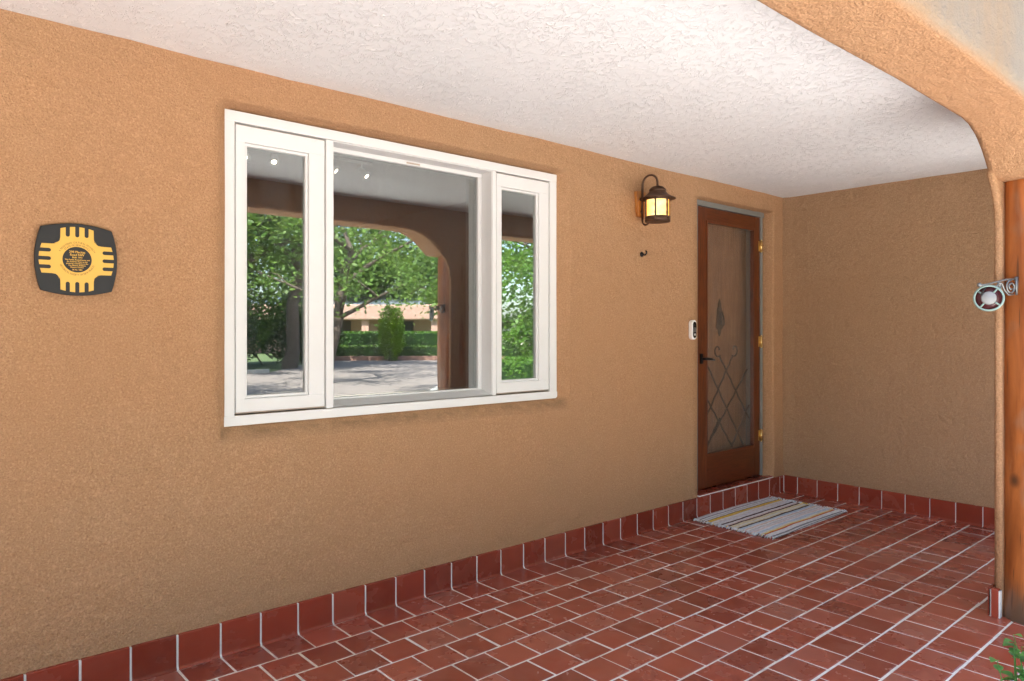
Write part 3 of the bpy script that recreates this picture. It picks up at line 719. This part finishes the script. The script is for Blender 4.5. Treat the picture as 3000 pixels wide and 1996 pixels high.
def text_line(mb, txt, size, x, z, y, sx=1.0, bold=0):
    me = glyphs(txt, size); vs_ = [v.co for v in me.vertices]
    if not vs_: return
    x0 = min(v.x for v in vs_); x1 = max(v.x for v in vs_)
    for dx in ((-bold, bold) if bold else (0,)):
        mb.add([((v.x - (x0 + x1) / 2) * sx + x + dx, y - abs(dx) * .01 if dx > 0 else y, v.y + z) for v in vs_], [tuple(p.vertices) for p in me.polygons])
def text_arc(mb, txt, size, r, y, top=True, span=None):
    ws = []; ms = []
    for ch in txt:
        if ch == ' ': ws.append(size * .33); ms.append(None); continue
        me = glyphs(ch, size); xs = [v.co.x for v in me.vertices]; ws.append(max(xs) - min(xs) + size * .12); ms.append((me, min(xs), max(xs)))
    tot = sum(ws); k = (span * r / tot) if span else 1; s = -tot * k / 2
    for w_, m in zip(ws, ms):
        c = (s + w_ * k / 2) / r; s += w_ * k
        if not m: continue
        me, a, b = m; ang = math.pi / 2 - c if top else -math.pi / 2 + c
        ux, uz = (math.sin(ang), -math.cos(ang)) if top else (-math.sin(ang), math.cos(ang))
        vx, vz = (math.cos(ang), math.sin(ang)) if top else (-math.cos(ang), -math.sin(ang))
        px_, pz_ = r * math.cos(ang), r * math.sin(ang)
        mb.add([(px_ + ux * (v.co.x - (a + b) / 2) * min(1, k) + vx * v.co.y, y, pz_ + uz * (v.co.x - (a + b) / 2) * min(1, k) + vz * v.co.y) for v in me.vertices], [tuple(p.vertices) for p in me.polygons])
tx = MB()
for (t_, s_, z_, k_s) in (('298 Placitas', .0115, .0225, .9), ('Road NW', .0115, .0125, .9), ('Built 1941', .0085, .0045, .9), ('This Pueblo Revival house and', .0066, -.003, .93), ('the Austrian Pines on the', .0066, -.0095, .93), ('property contribute to the', .0066, -.016, .93), ('Los Alamos Addition', .0066, -.0225, .93), ('Historic District.', .0066, -.029, .93), ('SR No. 1883', .0066, -.0375, .9)):
    text_line(tx, t_, s_, 0, z_, -.0180, k_s, .00022)
tx.build('centre_lettering', 'plaque_yellow', plq)
ta = MB(); text_arc(ta, 'A REGISTERED CULTURAL PROPERTY', .0088, .0565, -.0188, True, 2.25); text_arc(ta, 'STATE OF NEW MEXICO', .0088, .0475, -.0188, True, 1.75); tb = MB(); text_arc(tb, 'HISTORICAL SOCIETY OF NEW MEXICO', .0088, .0560, -.0188, False, 2.45); tb.build('lower_lettering', 'plaque_ink', plq)
ta.build('upper_lettering', 'plaque_ink', plq)

# ------------------------------------------------------------------ striped rag rug
RO = (4.62, -.335, 0)
rug = empty('rag_rug', RO, 'striped rag rug with fringed ends on the tiles before the door', 'rug')
cols = dict(white=(.66, .635, .59), cream=(.64, .54, .34), blue=(.42, .50, .56), yellow=(.64, .40, .06), brown=(.085, .032, .026), grey=(.40, .385, .36), pink=(.60, .46, .40), red=(.40, .06, .03), lav=(.56, .54, .54), orange=(.60, .32, .15), dark=(.13, .12, .12))
for k, c in cols.items():
    c = tuple(min(.88, x * (1.35 if max(c) > .3 else 1)) for x in c)
    t = NT('rag_' + k); n = t.noise(60, 5, .7, t.co((.5, 2.2, 2))); n2 = t.noise(9, 3, .6, t.co((.6, 3, 1)))
    cc = t.mix(t.ramp(n, [(.35, 0), (.7, 1)]), [x * .7 for x in c], [min(.88, x * 1.15) for x in c]); cc = t.mix(t.math('MULTIPLY', t.ramp(n2, [(.45, 0), (.65, 1)]), .18), cc, (.62, .60, .57) if k not in ('brown', 'dark', 'red') else c)
    M['rag_' + k] = t.done(t.bsdf(cc, .95, 0, t.bump(n, 1, .004), .1))
order = [('grey', 1), ('lav', 2), ('dark', .6), ('white', 1.5), ('grey', 1), ('white', 1.4), ('brown', .4), ('yellow', 2.3), ('orange', .5), ('white', 2), ('pink', .5), ('lav', 2.4), ('white', 1.3), ('brown', 1.5), ('white', 1.6), ('pink', 1.2), ('brown', 1.2), ('cream', 2.4), ('white', 1), ('cream', 1.4), ('brown', 1.2), ('blue', 1.7), ('white', 1.6), ('orange', .6), ('white', 1.8), ('grey', .5), ('lav', 1.5), ('pink', .8), ('white', 1.3), ('blue', 2), ('white', .8), ('cream', 1.2), ('yellow', .7), ('red', 1.0), ('white', 2.4), ('lav', .9), ('dark', .8), ('grey', .9), ('white', .6), ('dark', .7)]
tot = sum(w_ for _, w_ in order); L_, Wd = .98, .60; y = .30; nseg = 60
def warp(x, v): return .010 * math.sin(x * 5 + v * 3) * v + .006 * nz(x, v, 0, 5)
for cname, w_ in order:
    dy = w_ / tot * Wd; nr = max(1, round(dy / .0085)); mb = MB(); vs = []; rows = []
    for r_ in range(nr * 2 + 1):
        yy = y - dy * r_ / (nr * 2); ridge = .0085 if r_ % 2 else .0062
        rows.append([(-L_ / 2 + L_ * i / nseg, yy + warp(-L_ / 2 + L_ * i / nseg, yy * 2) + (.0012 * math.sin(i * 2.1 + r_) if 0 < r_ < nr * 2 else 0), ridge + .002 * nz(i * .11, yy * 9, 3, 2)) for i in range(nseg + 1)])
    for r_ in rows: vs += r_
    n1 = nseg + 1
    mb.add(vs, [(j * n1 + i, (j + 1) * n1 + i, (j + 1) * n1 + i + 1, j * n1 + i + 1) for j in range(len(rows) - 1) for i in range(nseg)], True)
    mb.build('stripe', 'rag_' + cname, rug); y -= dy
MB().box(-L_ / 2 + .005, L_ / 2 - .005, -.294, .294, .0005, .004).build('backing', 'rag_white', rug)
for sgn in (-1, 1):
    for cname in ('white', 'grey', 'blue', 'pink', 'brown', 'yellow', 'red'):
        mb = MB(); k = {'white': 70, 'grey': 14, 'blue': 12, 'pink': 10, 'brown': 9, 'yellow': 7, 'red': 5}[cname]
        for _ in range(k):
            yy = rng.uniform(-.298, .298); x = sgn * (L_ / 2 - .006); ln = rng.uniform(.014, .038); dd = rng.uniform(-.014, .014)
            wy = warp(x, yy * 2)
            mb.tube([(x, yy + wy, .008), (x + sgn * ln * .5, yy + wy + dd * .5, .011 + rng.uniform(0, .004)), (x + sgn * ln, yy + wy + dd, .004)], [.0045, .0042, .0028], 5, flat=.6)
        mb.build('fringe', 'rag_' + cname, rug)['kind'] = 'stuff'

# ------------------------------------------------------------------ log post and bracket ornament
QO = (3.893, -2.027, 0)
pr_ = [(.150, -.02), (.153, .02), (.146, .10), (.140, .3), (.1385, .6), (.136, .8), (.141, 1.0), (.139, 1.3), (.137, 1.6), (.136, 2.05)]
prof = []
for (a, b) in zip(pr_, pr_[1:]):
    for k in range(6): prof.append((a[0] + (b[0] - a[0]) * k / 6, a[1] + (b[1] - a[1]) * k / 6))
prof.append(pr_[-1])
post = MB().lathe(prof, seg=40, fn=lambda r, a, z: r + .004 * nz(math.cos(a) * 2, math.sin(a) * 2, z * 1.3, 1.6) + .0022 * nz(math.cos(a) * 3, math.sin(a) * 3, z * 6, 2)).build('log_post', 'post_wood', loc=QO)
tag(post, 'peeled and varnished orange log post standing at the arch', 'post')
# knots
for (a, z, s) in ((3.6, 1.02, .016), (3.35, .55, .012), (4.0, .18, .018)):
    pass
bd = Vector((-.93, .36, 0)).normalized(); BB = Vector(QO) + bd * .139 + Vector((0, 0, 1.49))
br = empty('scroll_bracket', BB, 'small wrought scroll bracket fixed to the log post', 'bracket')
def bp(s, z): return tuple(bd * s + Vector((0, 0, z)))
MB().tube([bp(-.004, .03), bp(-.004, -.05)], [.020, .014], 8, flat=.4).build('mount_plate', 'pewter', br)
MB().tube([bp(0, .02), bp(.06, .018), bp(.12, .006), bp(.18, -.006), bp(.222, -.012)], [.0045, .004, .0035, .003, .004], 8).build('arm', 'pewter', br)
MB().lathe([(0, -.010), (.007, -.007), (.010, 0), (.007, .007), (0, .010)], bp(.228, -.010), 12).build('ball_tip', 'pewter', br)
def spir(cs, cz, r0, a0, turns, n=22, shrink=.75): return [bp(cs + r0 * (1 - shrink * k / n) * math.cos(a0 + turns * 6.283 * k / n), cz + r0 * (1 - shrink * k / n) * math.sin(a0 + turns * 6.283 * k / n)) for k in range(n + 1)]
MB().tube(spir(.033, -.016, .032, 1.6, -1.6), .0042, 7).build('scroll', 'pewter', br)
MB().tube([bp(.02, -.048), bp(.05, -.05), bp(.075, -.03), bp(.09, -.002), bp(.11, .002)], .0042, 7).build('scroll', 'pewter', br)
MB().tube(spir(.112, -.016, .017, 1.4, 1.5), .004, 7).build('scroll', 'pewter', br)
MB().tube([bp(.13, -.03), bp(.15, -.012), bp(.18, -.014), bp(.205, -.035), bp(.215, -.055)], .004, 7).build('scroll', 'iron', br)
WOo = Vector((3.587, -1.92, 1.423)); wn = Vector((-.95, -.30, .05)).normalized()
wq = wn.to_track_quat('Z', 'Y').to_matrix()
wo = empty('round_ornament', WOo, 'round ornament like a four spoked wheel hanging from the scroll bracket', 'ornament')
mb = MB(); mb.lathe([(.049, -.006), (.056, -.004), (.058, 0), (.056, .005), (.051, .006), (.049, .004)], seg=36, mat=wq); 
mb.f = [f for f in mb.f if len(f) == 4]; mb.sm = [True] * len(mb.f); mb.build('rim', 'verdigris', wo)
for k in range(4):
    a = R(52 + 90 * k); d1 = wq @ Vector((math.cos(a), math.sin(a), .03)); 
    MB().tube([d1 * .022, d1 * .051], .0042, 6).build('spoke', 'verdigris', wo)
MB().lathe([(0, -.004), (.0495, -.004), (.0495, .001), (.0, .001)], seg=32, mat=wq).build('red_inlay', 'ceramic_red', wo)
MB().lathe([(.0285, .0), (.0285, .006), (.024, .009), (.0, .010)], seg=28, mat=wq).build('hub', 'ceramic_white', wo)
MB().tube([wq @ Vector((0, .05, 0)), tuple(Vector(bp(.17, -.014)) + BB - WOo)], .002, 6).build('hanger', 'iron', wo)

# ------------------------------------------------------------------ vegetation
def leaf_card(mb, p, size, r, n=None, asp=.55):
    d = Vector((r.gauss(0, 1), r.gauss(0, 1), r.gauss(0, .6))).normalized()
    u = d.cross(Vector((r.gauss(0, 1), r.gauss(0, 1), r.gauss(0, 1)))).normalized(); p = Vector(p)
    mb.add([p - d * size, p + u * size * asp - d * size * .1, p + d * size, p - u * size * asp - d * size * .1], [(0, 1, 2, 3)])
def limbs(mb, base, top, r0, seed, n=6, spread=2.4, up=1.6, tips=None):
    r = random.Random(seed); base = Vector(base); top = Vector(top); pts = []
    for k in range(9):
        t = k / 8; pts.append(base.lerp(top, t) + Vector((r.uniform(-.5, .5), r.uniform(-.5, .5), 0)) * r0 * 1.1 * (t > 0))
    mb.tube(pts, [r0 * (1.35 if k == 0 else 1.08 - .5 * k / 8) for k in range(9)], 12, cap=False)
    for i in range(n):
        k = r.randint(4, 8); p = pts[k]; a = 2 * math.pi * (i + r.random() * .6) / n; ln = spread * r.uniform(.6, 1.1)
        q = [p]; d = Vector((math.cos(a), math.sin(a), up * r.uniform(.3, .8) / 1.2))
        for j in range(1, 6):
            q.append(q[-1] + d * ln / 5 + Vector((r.uniform(-.1, .1), r.uniform(-.1, .1), r.uniform(-.06, .1))) * spread * .3); d.z *= .85
        mb.tube(q, [r0 * .5 * (1 - .16 * j) for j in range(6)], 7, cap=False)
        if tips is not None: tips += q[2:]
        for b_ in range(2):
            j = r.randint(2, 4); e = q[j] + Vector((r.uniform(-1, 1), r.uniform(-1, 1), r.uniform(-.2, .7))) * spread * .4
            mb.tube([q[j], (q[j] + e) / 2 + Vector((0, 0, .1)), e], [r0 * .2, r0 * .14, r0 * .05], 5, cap=False)
            if tips is not None: tips.append(e)
def tree(name, base, top, r0, crown_c, crown_r, leafmat, nl, size, label, seed, nclump=46, drop=0, n=7, spread=None, shell=.55):
    r = random.Random(seed); B = Vector(base)
    root = empty(name, B, label, 'tree', 'trees and shrubs along the street'); mb = MB(); tips = []
    limbs(mb, (0, 0, -.1), Vector(top) - B, r0, seed, n, spread or crown_r[0] * .75, 1.5, tips); mb.build('trunk', 'bark', root)
    cm = MB(); cc = Vector(crown_c) - B; clumps = []
    for k in range(nclump):
        if k < len(tips) and r.random() < .6: p = tips[r.randrange(len(tips))]; rad = r.uniform(.5, 1.0)
        else:
            while True:
                v = Vector((r.uniform(-1, 1), r.uniform(-1, 1), r.uniform(-1, 1)))
                if shell < v.length < 1: break
            p = cc + Vector((v.x * crown_r[0], v.y * crown_r[1], v.z * crown_r[2])); rad = r.uniform(.6, 1.15)
        clumps.append((p, rad * crown_r[0] * .27))
    nl = int(nl * 1.4); size *= .76
    for k in range(nl):
        p, rad = clumps[k % nclump]
        v = Vector((r.gauss(0, .55), r.gauss(0, .55), r.gauss(0, .38) - drop * r.random())) * rad
        leaf_card(cm, p + v, size * r.uniform(.6, 1.3), r)
    cm.build('crown', leafmat, root); return root
def bush(name, c, rad, leafmat, nl, size, label, seed, cat='shrub', box=0, group='trees and shrubs along the street'):
    r = random.Random(seed); root = empty(name, (c[0], c[1], -.2), label, cat, group); cm = MB()
    for k in range(nl):
        if box:
            v = [r.uniform(-1, 1) for _ in range(3)]; ax = r.choice((0, 1, 2, 2)); v[ax] = math.copysign(r.uniform(.88, 1.04), v[ax]);
            if v[2] < -1: v[2] = -.9
        else:
            v = Vector((r.gauss(0, 1), r.gauss(0, 1), r.gauss(0, 1))).normalized() * (r.random() ** .35); v = list(v)
            f = 1 + .22 * nz(v[0], v[1], v[2] + seed, 2.3); v = [a * f for a in v]
        p = Vector((v[0] * rad[0], v[1] * rad[1], c[2] + .2 + v[2] * rad[2]))
        leaf_card(cm, p, size * r.uniform(.6, 1.3), r)
    cm.build('foliage', leafmat, root)
    st = MB()
    for k in range(4): st.tube([(rad[0] * r.uniform(-.4, .4), rad[1] * r.uniform(-.4, .4), -.05), (rad[0] * r.uniform(-.4, .4), rad[1] * r.uniform(-.4, .4), c[2] + .2)], [.04, .015], 6)
    st.build('stem', 'bark', root)
    if box:
        MB().box(-rad[0] * .88, rad[0] * .88, -rad[1] * .88, rad[1] * .88, .02, c[2] + .2 + rad[2] * .9, .03).build('inner_foliage', 'leaf_dark', root)
    return root
# near the left end of the drive: big leaning trunks
tree('street_tree', (11.9, -23.7, -.2), (12.4, -23.4, 6.6), .25, (12.5, -23.5, 9.2), (4.6, 4.4, 3.2), 'leaf_mid', 9000, .15, 'street tree with thick upright trunk by the grey kerb', 11, 70)
tree('street_tree', (7.6, -22.6, -.2), (9.9, -22.2, 6.4), .36, (8.6, -23.5, 9.0), (4.2, 4, 2.6), 'leaf_light', 8000, .15, 'street tree with leaning trunk left of the upright one', 12, 60)
tree('street_tree', (24.2, -45.5, -.2), (24.6, -45, 5.0), .42, (25, -46, 8.2), (5.5, 5, 3.6), 'leaf_mid', 11000, .20, 'tall tree rising behind the roof of the pink house', 13, 70)
tree('street_tree', (30.2, -44.0, -.2), (29.4, -43, 4.6), .36, (29.0, -43.4, 7.0), (5.6, 5, 4.2), 'leaf_mid', 11000, .20, 'broad green tree right of the pink house', 14, 70)
tree('street_tree', (9.2, -15.2, -.2), (10.2, -15.6, 3.6), .14, (12.2, -17.6, 5.2), (4.2, 3.6, 1.7), 'leaf_light', 4200, .10, 'feathery tree with branch arching over the street', 15, 46, .3)
tree('street_tree', (11.2, -10.6, -.2), (10.6, -10.5, 2.6), .13, (10.0, -10.6, 3.35), (1.9, 1.7, 1.75), 'leaf_light', 4200, .075, 'pale leafed young tree beside the drive', 16, 44, .2, 6)
tree('street_tree', (12.2, -8.2, -.2), (12.4, -8.0, 3), .2, (11.8, -8.3, 2.7), (2.6, 2.2, 2.6), 'leaf_mid', 12000, .085, 'dense green tree behind the clipped front hedge', 17, 60)
tree('street_tree', (9.1, -6.2, -.2), (8.9, -6.0, 2.2), .07, (8.6, -6.0, 2.1), (1.3, 1.2, 1.3), 'leaf_hedge', 2600, .06, 'small bright green sapling above the front hedge', 18, 30, .2, 5)
bush('hedge', (9.4, -5.2, .30), (2.5, .55, .56), 'leaf_hedge', 9000, .028, 'clipped bright green hedge close to the porch', 21, 'hedge', 1)
bush('hedge', (20.6, -28.6, .45), (5.4, 1.0, .75), 'leaf_hedge', 9000, .075, 'long clipped hedge across the street', 22, 'hedge', 1).rotation_euler.z = R(38)
bush('hedge', (20.6, -27.2, .10), (5.4, .7, .42), 'leaf_light', 6000, .07, 'low hedge row in front of the long hedge', 23, 'hedge', 1).rotation_euler.z = R(38)
bush('topiary', (18.6, -26.9, 1.15), (.66, .66, 1.40), 'leaf_topiary', 6000, .06, 'tall rounded bright green topiary bush by the street', 24, 'topiary')
bush('shrub', (9.4, -25.8, 1.1), (2.2, 1.4, 1.5), 'leaf_dark', 5000, .10, 'dark shrub behind the leaning trunk', 25)
bush('shrub', (14.6, -28.4, 1.3), (2.2, 1.4, 1.7), 'leaf_dark', 5000, .11, 'dark shrub right of the upright trunk', 26)
bush('shrub', (10.9, -27.6, 3.4), (3.6, 1.8, 3.2), 'leaf_light', 13000, .10, 'tall mid green shrub behind the upright trunk', 27)

# unseen tree copies, added to cut low sky light and green the lower wall
src = [o for o in C.objects if o.get('label', '').startswith('broad green tree')][0]
for (x, y, rz, k, lab) in ((-17.5, -13.5, .4, .78, 'added unseen tree farthest left along the street'), (-10.5, -14.0, 1.9, .74, 'added unseen tree second from the left along the street'), (-3.5, -13.2, 3.3, .76, 'added unseen tree opposite the plaque'), (2.2, -14.8, 4.6, .68, 'added unseen tree just left of the window reflection')):
    t_ = src.copy(); C.objects.link(t_); t_.location = (x, y, -.2); t_.rotation_euler.z = rz; t_.scale = (k, k, k * .95); t_['label'] = lab
    for ch in src.children:
        c_ = ch.copy(); C.objects.link(c_); c_.parent = t_
# house across the street
ho = empty('pink_house', (20.0, -39.5, -.2), 'low pink stucco house with deep porch across the street', 'house', rz=R(41))
def hp(mb, n, m): return mb.build(n, m, ho)
hp(MB().box(-10, 8.5, -9, -1.6, 0, 3.0), 'wall', 'stucco_pink')
hp(MB().box(-10.4, 8.9, -1.9, 1.0, 2.15, 3.08, .08), 'porch_beam', 'stucco_pink')
hp(MB().box(-10.5, 9.0, -9.2, -1.9, 3.0, 3.12), 'roof', 'concrete')
for x in (-9.8, -5, -.5, 4, 8.3): hp(MB().box(x - .22, x + .22, .2, .8, 0, 2.16, .04), 'post', 'stucco_pink')
for x in (-7.5, -2.8, 5.8):
    wn_ = hp(MB().box(x - .9, x + .9, -1.62, -1.55, .9, 2.1), 'window', 'dark_wood')
    MB().box(x - .82, x + .82, -1.55, -1.53, .98, 2.02).build('pane', 'shade_glass', wn_)
hp(MB().box(1.6, 2.6, -1.62, -1.54, 0, 2.1), 'door', 'dark_wood')
hp(MB().box(-.9, -.5, .98, 1.03, 2.62, 2.78), 'vent', 'dark_wood')
rm_ = hp(MB().add([(-8, -3.2, 3.13), (7, -3.2, 3.13), (7, -7.5, 4.0), (-8, -7.5, 4.0), (-8, -7.5, 3.1), (7, -7.5, 3.1)], [(0, 1, 2, 3), (0, 3, 4), (1, 5, 2), (3, 2, 5, 4)]), 'metal_roof', 'roof_metal')
for k in range(31):
    x = -8 + .5 * k; MB().add([(x - .02, -3.2, 3.13), (x + .02, -3.2, 3.13), (x + .02, -7.5, 4.0), (x - .02, -7.5, 4.0), (x - .02, -3.2, 3.18), (x + .02, -3.2, 3.18), (x + .02, -7.5, 4.05), (x - .02, -7.5, 4.05)], [(4, 5, 6, 7), (0, 1, 5, 4), (1, 2, 6, 5), (3, 0, 4, 7)]).build('roof_rib', 'roof_metal', rm_)

# shrub at the porch edge, lower right
SO = (2.64, -2.37, -.2)
sh = empty('porch_shrub', SO, 'small green leafy shrub at the edge of the tiled porch', 'shrub')
r = random.Random(5); st = MB(); lf = []
for k in range(15):
    a = r.uniform(0, 6.28); tipp = Vector((2.60 + r.uniform(-.05, .12), -2.265 + r.uniform(-.07, .055), r.uniform(.19, .335))); b0 = Vector((SO[0] + r.uniform(-.04, .04), SO[1] + r.uniform(-.04, .04), -.2))
    pts = [b0.lerp(tipp, t) + Vector((math.cos(a), math.sin(a), 0)) * .03 * math.sin(t * 3.1) for t in (0, .25, .5, .75, 1)]
    st.tube(pts, [.004, .0035, .003, .0022, .0012], 6)
    for t in range(9):
        f = .45 + .55 * t / 8; p = b0.lerp(tipp, f) + Vector((math.cos(a), math.sin(a), 0)) * .03 * math.sin(f * 3.1)
        ang = t * 2.4 + a; d = Vector((math.cos(ang), math.sin(ang), r.uniform(.0, .7))).normalized(); lf.append((p, d, r.uniform(.042, .07) * (1.1 - .35 * f)))
st.build('stem', 'leaf_shrub', sh).location = -Vector(SO)
for p, d, ln in lf:
    u = d.cross(Vector((0, 0, 1))).normalized(); nn = u.cross(d); mb = MB()
    n = 6; vs = []
    for k in range(n + 1):
        t = k / n; wv = ln * .36 * math.sin(math.pi * t ** .8) ; c = p - Vector(SO) + d * ln * t - Vector((0, 0, 1)) * ln * .35 * t * t
        vs += [c - u * wv + nn * wv * .3, c, c + u * wv + nn * wv * .3]
    mb.add(vs, [(k * 3 + j, k * 3 + j + 1, k * 3 + j + 4, k * 3 + j + 3) for k in range(n) for j in range(2)], True)
    mb.build('leaf', 'leaf_shrub', sh)
